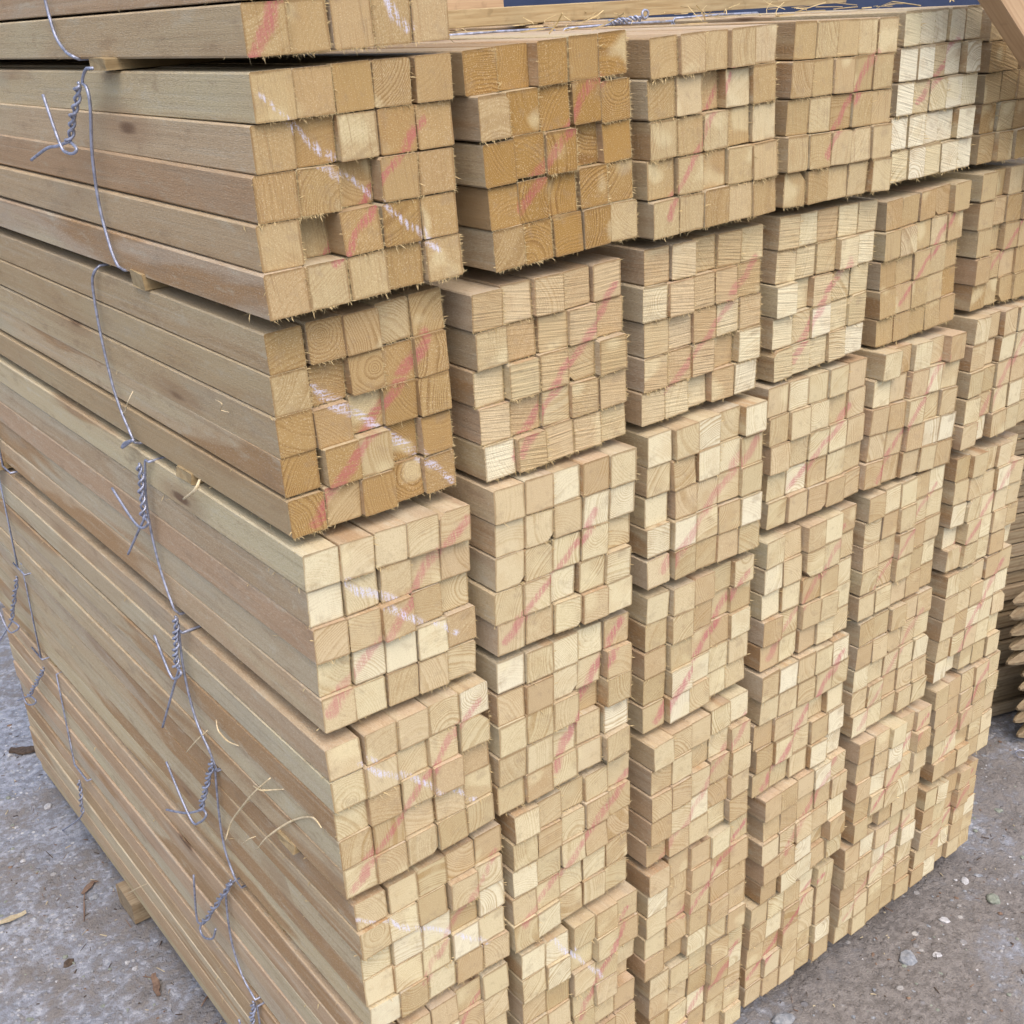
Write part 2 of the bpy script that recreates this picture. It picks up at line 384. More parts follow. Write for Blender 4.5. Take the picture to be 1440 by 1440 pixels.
# measured front corners in mm: depth, TL x,z  TR x,z  BL x,z  BR x,z   (z from the top of the stack)
QUADS = {
(0, 1): (-12, 4,226, 213,229, 3,13, 212,16),
(1, 1): (-7, 7,-2, 209,1, -6,-208, 215,-203), (1, 2): (-5, 233,2, 439,10, 257,-208, 455,-201), (1, 3): (-8, 472,1, 676,6, 476,-208, 682,-204),
(1, 4): (-4, 717,5, 919,2, 703,-205, 911,-207), (1, 5): (19, 954,7, 1137,8, 958,-207, 1148,-205), (1, 6): (24, 1180,1, 1385,1, 1180,-207, 1385,-207),
(2, 1): (13, -1,-228, 199,-220, -1,-435, 200,-434), (2, 2): (1, 228,-230, 437,-227, 231,-436, 441,-434), (2, 3): (4, 473,-225, 679,-224, 477,-435, 679,-431),
(2, 4): (8, 714,-221, 921,-225, 717,-434, 904,-428), (2, 5): (19, 957,-235, 1146,-227, 960,-439, 1147,-432), (2, 6): (18, 1180,-224, 1391,-223, 1193,-429, 1391,-431),
(3, 1): (-2, -2,-451, 203,-455, -1,-659, 200,-664), (3, 2): (-12, 234,-446, 446,-451, 221,-650, 434,-659), (3, 3): (-6, 477,-450, 682,-448, 475,-655, 683,-659),
(3, 4): (7, 706,-444, 919,-446, 722,-653, 928,-653), (3, 5): (3, 951,-446, 1155,-454, 929,-649, 1157,-667), (3, 6): (4, 1193,-442, 1391,-444, 1180,-653, 1391,-652),
(4, 1): (-10, -8,-679, 202,-678, -4,-881, 209,-878), (4, 2): (-5, 226,-664, 438,-676, 216,-879, 432,-877), (4, 3): (1, 480,-674, 684,-676, 475,-881, 677,-875),
(4, 4): (0, 713,-671, 919,-671, 710,-877, 917,-881), (4, 5): (3, 947,-670, 1152,-671, 943,-880, 1151,-885), (4, 6): (5, 1185,-674, 1382,-684, 1187,-878, 1403,-891),
(5, 1): (-6, 4,-900, 216,-896, 6,-1096, 216,-1104), (5, 2): (-7, 238,-891, 443,-895, 226,-1105, 430,-1100), (5, 3): (-11, 479,-897, 679,-894, 472,-1105, 677,-1106),
(5, 4): (-3, 709,-886, 916,-891, 706,-1104, 917,-1108), (5, 5): (3, 956,-892, 1152,-895, 948,-1103, 1150,-1105), (5, 6): (3, 1196,-892, 1393,-894, 1187,-1098, 1388,-1108),
(6, 1): (-8, 5,-1119, 210,-1119, 5,-1327, 210,-1327), (6, 2): (-12, 233,-1118, 443,-1124, 235,-1330, 440,-1330), (6, 3): (-7, 475,-1121, 690,-1119, 465,-1318, 681,-1329),
(6, 4): (-8, 724,-1117, 924,-1113, 731,-1329, 933,-1319), (6, 5): (-11, 957,-1119, 1167,-1128, 964,-1323, 1150,-1329), (6, 6): (0, 1193,-1121, 1400,-1114, 1211,-1319, 1399,-1324),
(7, 1): (-5, 6,-1342, 211,-1342, 6,-1550, 211,-1550), (7, 2): (-10, 238,-1342, 443,-1342, 238,-1550, 443,-1550), (7, 3): (0, 485,-1336, 692,-1345, 486,-1549, 691,-1549),
(7, 4): (1, 716,-1336, 923,-1346, 712,-1549, 927,-1551), (7, 5): (-4, 949,-1335, 1166,-1342, 948,-1551, 1165,-1549), (7, 6): (-1, 1200,-1339, 1383,-1358, 1178,-1551, 1381,-1549),
}
# look of a bundle: tone, hue, wet, saw strength, saw direction, ring contrast
def look(r, c):
    base = dict(tone=0.38, hue=0.36, wet=0.0, saw=0.15, sd=0.1, con=0.58)
    if r <= 1: base.update(tone=0.55, wet=0.22, saw=0.75, con=0.30, sd=0.05)
    if r == 2: base.update(tone=0.42, wet=0.06, saw=0.75, con=0.22, sd=1.45)
    if r >= 6: base.update(hue=0.55, tone=0.36)
    sp = {(0, 1): dict(tone=0.65, hue=0.55, wet=0.38), (1, 1): dict(tone=0.68, hue=0.6, wet=0.58, con=0.35), (1, 2): dict(tone=0.8, wet=1.05, con=0.75, saw=0.3),
          (2, 1): dict(tone=0.6, wet=0.74, con=0.9, saw=0.15), (1, 3): dict(wet=0.36, sd=0.06), (1, 4): dict(wet=0.42, sd=0.02, hue=0.2),
          (1, 5): dict(tone=-0.35, hue=0.0, wet=0.0, sd=1.35, saw=0.7), (1, 6): dict(tone=0.6, hue=0.35, wet=0.5, sd=1.3),
          (2, 2): dict(hue=0.65, tone=0.55, wet=.12), (2, 3): dict(hue=0.75, tone=0.6, wet=.14), (2, 4): dict(tone=0.25, hue=0.15), (2, 5): dict(wet=0.5, tone=0.5, sd=0.1), (2, 6): dict(wet=0.35, sd=0.1),
          (3, 1): dict(con=0.5, hue=0.45), (3, 5): dict(saw=0.6, sd=0.05, hue=0.55), (3, 6): dict(saw=0.5, sd=0.05)}
    base.update(sp.get((r, c), {})); return base

def stake_mesh(rng, w, h, lk, cell, marks, fuzz, sidefuzz):
    """one square stake: front end at y=0, bottom centre on the origin, chamfered edges, torn fibres on the sawn end"""
    cs = [rng.uniform(0.0008, 0.0022) for _ in range(4)]
    wane = rng.random() < 0.035
    if wane: cs[rng.randrange(4)] = rng.uniform(0.006, 0.014)
    bow, bowz = rng.gauss(0, 0.0028), rng.gauss(0, 0.0012)
    if sidefuzz: bow = abs(bow) * .7
    tx, tz = rng.gauss(0, 0.02), rng.gauss(0, 0.02)
    sec = []
    for (sx, sz), cc in zip(((-1, 0), (1, 0), (1, 1), (-1, 1)), cs):
        x = sx * w / 2; z = sz * h; ix = -sx; iz = 1 if sz == 0 else -1
        a = (x, z + iz * cc); b = (x + ix * cc, z)
        sec += [a, b] if (sx, sz) in ((-1, 0), (1, 1)) else [b, a]
    ny = 6; V = []; F = []; mi = []
    for j in range(ny + 1):
        y = L * j / ny; k = math.sin(math.pi * j / ny)
        for (x, z) in sec:
            yy = y + (x * tx + (z - h / 2) * tz if j == 0 else 0)
            V.append((x + bow * k, yy, z + bowz * k))
    for j in range(ny):
        for i in range(8):
            a = j * 8 + i; b = j * 8 + (i + 1) % 8; F.append((a, b, b + 8, a + 8)); mi.append(1)
    F.append(tuple(range(8))[::-1]); mi.append(0)
    F.append(tuple(ny * 8 + i for i in range(8))); mi.append(0)
    F = [tuple(reversed(f)) for f in F]
    def sliver(p, d, ln, wd, side):
        n = len(V); d = Vector(d).normalized(); s = Vector(side).normalized(); p = Vector(p)
        m = p + d * ln * 0.55 + s * rng.uniform(-.25, .25) * ln
        V.extend([tuple(p - s * wd / 2), tuple(p + s * wd / 2), tuple(m + s * wd * .3), tuple(m + d * ln * .5 + Vector((0, -1, 0)) * rng.uniform(-.2, .5) * ln)])
        F.append((n, n + 1, n + 2)); F.append((n, n + 2, n + 3)); mi.extend([2, 2])
    fuzz *= rng.choice((.15, .4, .8, 1.2, 1.9)); clump = [rng.uniform(-.5, .5) for _ in range(4)]
    for _ in range(int(fuzz * 1.0)):
        x = rng.uniform(-.49, .49) * w if rng.random() < .4 else max(-.49, min(.49, rng.gauss(rng.choice(clump), .06))) * w
        sliver((x, x * tx - h / 2 * tz + rng.uniform(0, .002), 0.0006), (rng.gauss(.05, .45), rng.uniform(-1.0, .3), -0.8), min(.007, rng.expovariate(1 / .0015)) + .0008, rng.uniform(.0003, .0007), (1, 0, 0))
    for _ in range(int(fuzz * 0.6)):
        z = rng.uniform(0.02, .98) * h; s = 1 if rng.random() < .8 else -1
        sliver((s * (w / 2 - .0006), s * w / 2 * tx + (z - h / 2) * tz, z), (0.6 * s, rng.uniform(-1.0, .2), rng.gauss(-.3, .4)), min(.006, rng.expovariate(1 / .0013)) + .0008, rng.uniform(.0003, .0007), (0, 0, 1))
    for _ in range(int(fuzz * 0.2)):
        x = rng.uniform(-.49, .49) * w
        sliver((x, x * tx + h / 2 * tz, h - .0005), (rng.gauss(0, .4), rng.uniform(-1.2, -.3), .5), rng.uniform(.001, .003), .0006, (1, 0, 0))
    for _ in range(sidefuzz):
        y = rng.random() ** 1.5 * 1.2 + .01; up = rng.random() < .6
        sliver((-w / 2 + .0004 + bow * math.sin(math.pi * y / L), y, h - .0008 if up else .0008), (-.5, rng.uniform(-1.6, 1.6), rng.gauss(-.25, .5)), rng.expovariate(1 / .0022) + .0012, rng.uniform(.0004, .0009), (0, 1, 0))
    me = mesh_from('stake', V, F, [M_END if marks[1] == OFF9 else M_ENDW, M_SIDE, M_FIB], mi)
    n = len(V)
    tone = min(1, max(-.4, rng.gauss(lk['tone'], .33)))
    if lk['tone'] >= 0: tone = max(-.08, tone)
    hue = min(1, max(0, rng.gauss(lk['hue'], .33)))
    if rng.random() < (.13 if lk['wet'] < .1 else .03): tone = -rng.uniform(.1, .3); hue = 0.0
    if rng.random() < .05: tone, hue = .95, .85
    con = min(1, max(.0, rng.gauss(lk['con'], .28))); frq = rng.uniform(150, 420)
    rr = rng.uniform(.03, .11) if rng.random() < .9 else rng.uniform(.004, .03); an = rng.uniform(0, 2 * math.pi)
    wet = min(1, max(0, rng.gauss(lk['wet'], .13 if lk['wet'] > .1 else .05)))
    if lk['wet'] > .5 and rng.random() < .06: wet *= .5
    def const(name, typ, val):
        a = me.attributes.new(name, typ, 'POINT')
        key = 'color' if typ == 'FLOAT_COLOR' else 'vector'
        a.data.foreach_set(key, list(val) * n)
    const('rnd', 'FLOAT_COLOR', (tone, hue, con, frq))
    const('rc', 'FLOAT_VECTOR', (rr * math.cos(an), rng.uniform(0, 10), rr * math.sin(an)))
    const('bt', 'FLOAT_VECTOR', (wet, lk['sd'] + rng.gauss(0, .05), max(0, min(1, lk['saw'] + rng.gauss(0, .12)))))
    const('mq', 'FLOAT_VECTOR', marks[2]); const('mk', 'FLOAT_COLOR', marks[0]); const('mw', 'FLOAT_COLOR', marks[1])
    a = me.attributes.new('bc', 'FLOAT_VECTOR', 'POINT'); i, j = cell; jx, jz = rng.gauss(0, .012), rng.gauss(0, .012)
    fl = []
    for v in V: fl += [(i + .5 + v[0] / w) / 5 + jx, (j + v[2] / h) / 5 + jz, 0.0]
    a.data.foreach_set('vector', fl)
    return me

# red strokes (start u,v -> end u,v in bundle units, from lower left) and white strokes where the photo has them
RED = {(0, 1): (.02, .0, .22, .28), (1, 1): (.33, .18, .84, .72), (1, 2): (.18, .28, .82, .80), (1, 3): (.12, .12, .62, .78), (1, 4): (.38, .28, .80, .80), (1, 5): (.30, .48, .75, .80), (1, 6): (.5, -.2, .9, .1),
       (2, 1): (.12, .06, .88, .78), (2, 2): (.20, .10, .95, .84), (2, 3): (.22, .18, .95, .80), (2, 4): (.25, .12, .72, .62), (2, 5): (.24, .22, .88, .78), (2, 6): (.25, .25, .9, .85),
       (3, 1): (.05, .12, .95, .92), (3, 2): (.04, .08, .72, .66), (3, 3): (.16, .10, .95, .78), (3, 4): (.22, .22, .80, .68), (3, 5): (.12, .05, .80, .84), (3, 6): (.25, .15, .85, .9),
       (4, 1): (.05, .05, .92, .90), (4, 2): (.42, .12, .92, .92), (4, 3): (.12, .06, .92, .88), (4, 4): (.08, .10, .88, .86), (4, 5): (.18, .20, .88, .86), (4, 6): (.2, .2, .9, .88),
       (5, 1): (.38, .16, .95, .82), (5, 2): (.10, .16, .98, .82), (5, 3): (.14, .04, .98, .82), (5, 4): (.10, .05, .92, .88), (5, 5): (.08, .05, .86, .84), (5, 6): (.25, .1, .85, .9),
       (6, 1): (.4, .4, .8, .9), (6, 2): (.45, .18, .92, .86), (6, 3): (.35, .42, .95, .92), (6, 4): (.28, .38, .85, .95), (6, 5): (.22, .22, .92, .9), (6, 6): (.15, .2, .8, .95),
       (7, 3): (.15, .22, .95, .85), (7, 4): (.05, .28, .85, .92), (7, 5): (.08, .25, .9, .9), (7, 6): (.3, .35, .9, .9)}
WHITE = {(0, 1): (.55, .35, .78, .04), (1, 1): (.05, .90, .88, .13), (2, 1): (.22, .73, .97, .03), (3, 1): (.22, .78, .85, .28), (4, 1): (.20, .85, .86, .20), (5, 1): (.0, .93, .85, .17), (6, 2): (.27, 1.0, .66, .42)}

ORD = ['', 'first', 'second', 'third', 'fourth', 'fifth', 'sixth', 'seventh']
def bundle_label(r, c):
    if (r, c) == (0, 1): return 'stake bundle on the very top of the leftmost column, cut off by the picture edge'
    sp = {(1, 1): 'rough brown-ended stake bundle with a white and red chalk cross, directly below the topmost bundle',
          (1, 2): 'orange-brown stake bundle leaning sideways at the top of the second column',
          (1, 3): 'olive tan stake bundle with rough ends at the top of the third column',
          (1, 4): 'olive tan stake bundle with uneven ends at the top of the fourth column',
          (1, 5): 'pale cream stake bundle with coarse sawn ends at the top of the fifth column',
          (1, 6): 'shaded brown stake bundle under the leaning board, top of the rightmost column',
          (2, 1): 'orange-brown stake bundle with strong growth rings and white chalk, third down at the left corner'}
    if (r, c) in sp: return sp[(r, c)]
    colname = {1: 'left corner column', 2: 'second column from the left', 3: 'third column from the left', 4: 'fourth column from the left', 5: 'fifth column from the left', 6: 'rightmost column'}[c]
    n = r + 1 if c == 1 else r
    ordn = ['', 'first', 'second', 'third', 'fourth', 'fifth', 'sixth', 'seventh', 'eighth'][n]
    if r == 7: return 'bottom stake bundle in the %s, just above the ground' % colname
    return 'pale stake bundle, %s from the top in the %s' % (ordn, colname)

OFF9 = (-9, -9, -9, -8)
BUNDLES = {}
for (r, c), q in QUADS.items():
    rng = random.Random(r * 31 + c * 7 + 5)
    yd = q[0] / 1000; P = [Vector((q[1 + 2 * k] / 1000 + (-.0015, .0015, -.0015, .0015)[k], 0, (q[2 + 2 * k] + (2.5, 2.5, -2, -2)[k]) / 1000 + ZT)) for k in range(4)]
    base = Vector(((P[2].x + P[3].x) / 2, yd, min(P[2].z, P[3].z)))
    b = empty('stake_bundle', base)
    tag(b, bundle_label(r, c), 'stake bundle', 'wired bundles of square stakes in the stack')
    BUNDLES[(r, c)] = b
    lk = look(r, c)
    marks = (RED.get((r, c), OFF9), WHITE.get((r, c), OFF9), (rng.uniform(.7, 1.25), rng.uniform(.65, 1.15), rng.uniform(.95, 1.2)))
    colmode = rng.random() < (.25 if r <= 2 else .6)
    def quad(u, v):
        return P[2].lerp(P[3], u).lerp(P[0].lerp(P[1], u), v)
    # spread of the gaps inside each row / column
    lineoff = [rng.gauss(0, .0018) for _ in range(5)]
    gaps = []
    for k in range(5):
        g = [rng.expovariate(1.0) ** 1.6 for _ in range(4)]; sg = sum(g)
        gaps.append([0] + [sum(g[:m + 1]) / sg for m in range(4)])
    push = [rng.gauss(0, .0025) for _ in range(5)]
    rough = .0022
    SW = .0405
    for j in range(5):
        for i in range(5):
            wq = (quad((i + 1) / 5, (j + .5) / 5) - quad(i / 5, (j + .5) / 5)).length
            hq = (quad((i + .5) / 5, (j + 1) / 5) - quad((i + .5) / 5, j / 5)).length
            wS = wq * (rng.uniform(.95, .99) if not (c == 1 and i == 0) else rng.uniform(.975, .99)); hS = hq * rng.uniform(.955, .992)
            slackx = 5 * (wq - wS); slackz = 5 * (hq - hS)
            pc = quad((i + .5) / 5, j / 5)
            sx = (gaps[j][i] - i / 4) * slackx * .6; sz = 0
            if colmode:
                sx = (gaps[0][i] - i / 4) * slackx * .9; sz = (gaps[i][j] - j / 4) * slackz * .5
            ang = (quad((i + 1) / 5, (j + .5) / 5) - quad(i / 5, (j + .5) / 5)); roll = -math.atan2(ang.z, ang.x)
            y = rng.gauss(0, rough) + (push[i] if colmode else push[j] * .5)
            if rng.random() < .05: y += rng.uniform(.004, .013)
            if (r, c) == (1, 6) and (i >= 3 and j <= 1): y += .09
            y += {(1, 1): {(1, 1): .024, (2, 2): .016, (1, 3): .008}, (2, 1): {(2, 2): .014, (1, 3): .01}, (4, 2): {(3, 2): .012}, (1, 3): {(2, 3): .014}}.get((r, c), {}).get((i, j), 0)
            fz = 105 if (r <= 2) else 34
            if c >= 4: fz = int(fz * .6)
            sf = 46 if (c == 1 and i == 0) else 0
            me = stake_mesh(rng, wS, hS, lk, (i, j), marks, fz, sf)
            flushed = .25 if (c == 1 and i == 0) else 1.0     # the outer column is knocked flush
            loc = Vector((pc.x + (sx + (lineoff[j] if not colmode else 0)) * flushed, base.y + y, pc.z + .0003 + sz)) - base
            o = link('stake', me, b, loc, (rng.gauss(0, .0006), roll + rng.gauss(0, .014) * flushed, rng.gauss(0, .0012)))

# ---------------------------------------------------------------- wire ties (parts of their bundles)
def wire_object(name, parts, parent, base, ends=False):
    V, F = merge(parts)
    V = [tuple(Vector(v) - base) for v in V]
    return link(name, mesh_from(name, V, F, [M_WIRE], smooth=True), parent)
WR = 0.0018
def twist(p0, p1, out, turns, rad=0.0034):
    ax = (p1 - p0); ln = ax.length; ax = ax / ln; s = ax.cross(Vector((1, 0, 0))).normalized(); u = ax.cross(s)
    res = []
    for ph in (0, math.pi):
        path = []
        N = int(turns * 12)
        for k in range(N + 1):
            t = k / N; a = ph + turns * 2 * math.pi * t; rr = rad * (0.8 + 0.35 * math.sin(t * 9 + ph))
            path.append(p0 + ax * ln * t + (s * math.cos(a) + u * math.sin(a)) * rr + out * (0.3 + .7 * t))
        res.append(tube_data(path, WR * 1.0, 6))
    return res
def plane_pts(pix, x): return [hit(0, x, u, v) for u, v in pix]
TIES = [  # row, main wire pixels, twist ends, turns, hooks
 (0, [(57, -30), (66, 10), (78, 50), (92, 72), (102, 79)], None, 0, []),
 (1, [(127, 90), (119, 101), (116, 116), (122, 124), (127, 150), (130, 220), (140, 290), (156, 350), (166, 374)], ((112, 118), (99, 200)), 3.4,
  [[(100, 200), (110, 209), (108, 215), (101, 214), (93, 202), (71, 132)], [(97, 199), (84, 205), (72, 208), (53, 224)]]),
 (2, [(134, 380), (130, 396), (136, 440), (146, 490), (164, 560), (189, 622)], None, 0, [[(188, 619), (176, 623), (172, 629), (182, 622)]]),
 (3, [(206, 634), (204, 650), (207, 715), (224, 795), (245, 857)], ((197, 652), (204, 728)), 3.6,
  [[(204, 728), (211, 735), (204, 741), (193, 729), (166, 684)], [(206, 724), (200, 742), (187, 777)]]),
 (4, [(251, 860), (253, 900), (260, 950), (275, 1010), (294, 1054)], ((248, 868), (249, 938)), 4.4,
  [[(249, 938), (257, 946), (250, 953), (244, 943), (225, 890)], [(253, 936), (249, 960), (235, 1020)]]),
 (5, [(302, 1064), (304, 1100), (310, 1160), (318, 1200), (331, 1236)], ((299, 1070), (284, 1136)), 5.2,
  [[(284, 1136), (292, 1145), (284, 1155), (273, 1148), (241, 1068)], [(287, 1138), (265, 1142), (240, 1136)]]),
 (6, [(322, 1240), (318, 1262), (325, 1320), (340, 1370), (359, 1406)], ((326, 1240), (288, 1296)), 4.6,
  [[(288, 1296), (280, 1292), (278, 1228)], [(290, 1294), (283, 1303), (290, 1316), (304, 1317), (310, 1303)]]),
 (7, [(361, 1406), (364, 1430), (372, 1475), (388, 1530)], ((357, 1410), (354, 1452)), 4,
  [[(354, 1452), (360, 1458), (352, 1462), (342, 1430)]]),
 (3, [(4, 655), (12, 715), (25, 760), (45, 792)], None, 0, []),
 (4, [(28, 810), (38, 870), (50, 910), (66, 938)], ((24, 812), (17, 873)), 4.5, [[(17, 873), (28, 880), (25, 886), (15, 884), (-4, 836)], [(18, 872), (2, 902)]]),
 (5, [(62, 943), (63, 970), (68, 1005), (82, 1045), (95, 1074)], ((62, 940), (42, 978)), 4.5, [[(42, 978), (52, 985), (48, 990), (40, 986), (34, 962)], [(42, 978), (28, 984)]]),
 (6, [(110, 1096), (118, 1112), (132, 1150), (141, 1176)], ((112, 1098), (117, 1142)), 3, [[(117, 1142), (112, 1152), (92, 1166)]]),
]
for row, main, tw, turns, hooks in TIES:
    b = BUNDLES[(row, 1)]; q = QUADS[(row, 1)]; base = b.location
    x0 = min(q[1], q[5]) / 1000 - 0.0075; xr = max(q[3], q[7]) / 1000 + 0.004
    zt = max(q[2], q[4]) / 1000 + ZT + .002; zb = min(q[6], q[8]) / 1000 + ZT - .002
    left = smooth_path(plane_pts(main, x0), 5)
    left = [Vector((p.x, p.y, min(max(p.z, zb), zt))) for p in left]
    a, e = left[0], left[-1]
    loop = left + [Vector((x0 + .006, e.y, zb)), Vector(((x0 + xr) / 2, e.y, zb - .001)), Vector((xr - .004, e.y, zb)), Vector((xr, e.y, zb + .006)), Vector((xr, (a.y + e.y) / 2, (zt + zb) / 2)),
                   Vector((xr, a.y, zt - .006)), Vector((xr - .004, a.y, zt)), Vector(((x0 + xr) / 2, a.y, zt + .001)), Vector((x0 + .006, a.y, zt))]
    wo_ = wire_object('wire_tie', [tube_data(loop, WR, 6, True)], b, base)
    if tw:
        p0 = hit(0, x0 - .003, *tw[0]); p1 = hit(0, x0 - .007, *tw[1])
        parts = twist(p0, p1, Vector((-.002, 0, 0)), turns)
        for hk in hooks:
            pts = plane_pts(hk, x0 - .008); n = len(pts)
            pts = [p + Vector((-.010 * k / n, 0, 0)) for k, p in enumerate(pts)]
            parts.append(tube_data(smooth_path(pts, 6), WR, 6))
        wire_object('twisted_knot', parts, wo_, base)
    elif hooks:
        wire_object('twisted_knot', [tube_data(smooth_path(plane_pts(h, x0 - .004), 6), WR * 1.2, 6) for h in hooks], wo_, base)
# ties over the top row bundles further right, knots lying on top
for c in range(2, 7):
    b = BUNDLES[(1, c)]; q = QUADS[(1, c)]; base = b.location; rng = random.Random(c)
    for yy in (.42 + rng.uniform(-.04, .04), 1.16 + rng.uniform(-.04, .04)):
        x0, x1 = min(q[1], q[5]) / 1000 - .004, max(q[3], q[7]) / 1000 + .004
        zt, zb = max(q[2], q[4]) / 1000 + ZT + .003, min(q[6], q[8]) / 1000 + ZT - .002
        loop = [Vector((x, yy, z)) for x, z in ((x0 + .005, zb), (x1 - .005, zb), (x1, zb + .005), (x1, zt - .005), (x1 - .005, zt), ((x0 + x1) / 2, zt + .001), (x0 + .005, zt), (x0, zt - .005), (x0, zb + .005))]
        wo_ = wire_object('wire_tie', [tube_data(loop, WR, 5, True)], b, base)
        if c != 4: continue
        cx = x0 + rng.uniform(.05, .15); parts = twist(Vector((cx, yy, zt + .003)), Vector((cx + .05, yy - .02, zt + .007)), Vector((0, 0, .001)), 4)
        cur = [Vector((cx + .05 + .008 * math.sin(k * .55), yy - .02 - .006 * k / 10, zt + .012 - .006 * math.cos(k * .55))) for k in range(12)]
        parts.append(tube_data(cur, WR, 5))
        wire_object('twisted_knot', parts, wo_, base)

# ---------------------------------------------------------------- spacers, bearers, boards
def box_mesh(name, lx, ly, lz, mat, seed, jit=.0012, seg=6):
    rng = random.Random(seed); V = []; F = []; c = .0012
    sec = [(-ly / 2 + c, 0), (ly / 2 - c, 0), (ly / 2, c), (ly / 2, lz - c), (ly / 2 - c, lz), (-ly / 2 + c, lz), (-ly / 2, lz - c), (-ly / 2, c)]
    for j in range(seg + 1):
        x = lx * j / seg
        dx = 0
        for (y, z) in sec:
            if j in (0, seg): dx = rng.gauss(0, .0012)
            V.append((x + dx, y + rng.gauss(0, jit) * .4, z + (rng.gauss(0, jit) * .3)))
    for j in range(seg):
        for i in range(8):
            a = j * 8 + i; bb = j * 8 + (i + 1) % 8; F.append((a, a + 8, bb + 8, bb))
    F.append(tuple(range(8))); F.append(tuple(seg * 8 + i for i in range(8))[::-1])
    F = [tuple(reversed(f)) for f in F]
    me = mesh_from(name, V, F, [mat])
    bm = bmesh.new(); bm.from_mesh(me); bmesh.ops.recalc_face_normals(bm, faces=bm.faces); bm.to_mesh(me); bm.free()
    return me
# level below row r: near spacer y, far spacer y
LEVELS = {0: (.30, 1.22), 1: (.305, 1.20), 2: (.275, 1.19), 3: (.30, 1.165), 4: (.135, 1.20), 5: (.26, 1.22), 6: (.25, 1.15)}
for lv, ys_ in LEVELS.items():
    up = [QUADS[(lv, c)] for c in range(1, 7) if (lv, c) in QUADS]; lo = [QUADS[(lv + 1, c)] for c in range(1, 7) if (lv + 1, c) in QUADS]
    zl = sum((q[2] + q[4]) / 2 for q in lo) / len(lo) / 1000 + ZT; zu = sum((q[6] + q[8]) / 2 for q in up) / len(up) / 1000 + ZT
    if lv == 0: zl, zu = ZT + .0005, ZT + .0135
    for k, y in enumerate(ys_):
        xa = {(0, 0): -.012, (1, 0): -.008, (2, 0): -.004, (4, 0): -.008, (3, 1): -.03, (2, 1): -.006}.get((lv, k), .012)
        ln = 1.36 if lv else .34
        me = box_mesh('spacer_batten', ln, .042, max(.008, zu - zl - .001), M_BATTEN, lv * 3 + k)
        o = link('spacer_batten', me, None, (xa, y, zl + .0005))
        pos = 'near' if k == 0 else 'far'
        names = ['under the topmost bundle', 'below the second bundle down', 'below the third bundle down', 'below the fourth bundle down', 'below the fifth bundle down', 'below the sixth bundle down', 'above the bottom bundle']
        tag(o, 'thin wooden spacer batten %s at the left corner, %s one' % (names[lv], 'nearer' if k == 0 else 'farther'), 'spacer batten', 'spacer battens between the bundle layers')
for k, (y, xa) in enumerate(((.43, .03), (1.0, -.006))):
    o = link('bearer_block', box_mesh('bearer_block', 1.32, .085, .0485, M_BEARER, 40 + k), None, (xa, y, 0.0))
    tag(o, ['squared bearer timber hidden low under the front half of the stack', 'squared bearer timber poking out under the left side of the stack on the ground'][k], 'bearer', 'bearers under the stack')
o = link('loose_batten', box_mesh('loose_batten', 1.45, .04, .029, M_BATTEN, 50), None, (.46, .80, ZT + .0115), (0, 0, R_(2)))
tag(o, 'long tan batten lying across the tops of the bundles, nearer one', 'batten')
o = link('loose_batten', box_mesh('loose_batten', .72, .05, .05, M_BOARD, 51), None, (.52, 1.24, ZT + .0115), (0, 0, R_(1)))
tag(o, 'short thick batten lying on the bundle tops behind the long one', 'batten')
# leaning board at the top right
pa = hit(1, -.045, 1383, -10); pb = hit(1, -.045, 1462, 112); d = (pb - pa).normalized()
top = pa - d * .12; tlen = (top.z - 0.0) / -d.z if d.z < 0 else 1
side = Vector((0, -1, 0)); upv = d.cross(side).normalized()
if upv.z < 0: upv = -upv
ly, lz = .032, .09
me = box_mesh('leaning_board', tlen - .04, ly, lz, M_BOARD, 60)
o = link('leaning_board', me)
yv = upv.cross(d)
o.matrix_world = Matrix((d, yv, upv)).transposed().to_4x4()
o.location = top
tag(o, 'light brown board leaning across the upper right corner of the stack', 'board')

# ---------------------------------------------------------------- neighbouring piles at the right
A = hit(2, 0, 1393, 1014); B = hit(2, 0, 1441, 1001); dx = (B - A); dx.z = 0; dx.normalize(); ang = math.atan2(dx.y, dx.x)
bs = empty('board_stack', A - dx * .25, (0, 0, ang))
tag(bs, 'shaded stack of long boards standing behind the right end of the stake stack', 'board stack')
rng = random.Random(77)
for k in range(24):
    h = .036; me = box_mesh('board', 1.5, .16, h - .004, M_POLE if k % 3 else M_BEARER, 700 + k, .002, 3)
    link('board', me, bs, (rng.uniform(-.02, .02), .09 + rng.gauss(0, .006), k * h + .004), (0, 0, rng.gauss(0, .006)))
def pole_mesh(seed, rad, ln):
    rng = random.Random(seed); V = []; F = []; n = 10; rad *= rng.uniform(.92, 1.08)
    st = [(0, .16), (.012, .40), (.045, .78), (.075, .98), (.12, 1.0), (ln * .5, 1.02), (ln, 1.04)]
    for j, (x, k) in enumerate(st):
        for i in range(n):
            a = 2 * math.pi * i / n
            fac = k
            if j < 4: fac = k * (1 + .14 * math.cos(4 * a + seed))      # hewn faces of the point
            V.append((x, rad * fac * math.cos(a), rad * fac * math.sin(a) + rad))
    for j in range(len(st) - 1):
        for i in range(n):
            a = j * n + i; b = j * n + (i + 1) % n; F.append((a, b, b + n, a + n))
    F.append(tuple(range(n))[::-1]); F.append(tuple((len(st) - 1) * n + i for i in range(n)))
    me = mesh_from('pointed_stake', V, F, [M_POLE])
    bm = bmesh.new(); bm.from_mesh(me); bmesh.ops.recalc_face_normals(bm, faces=bm.faces); bm.to_mesh(me); bm.free()
    return me
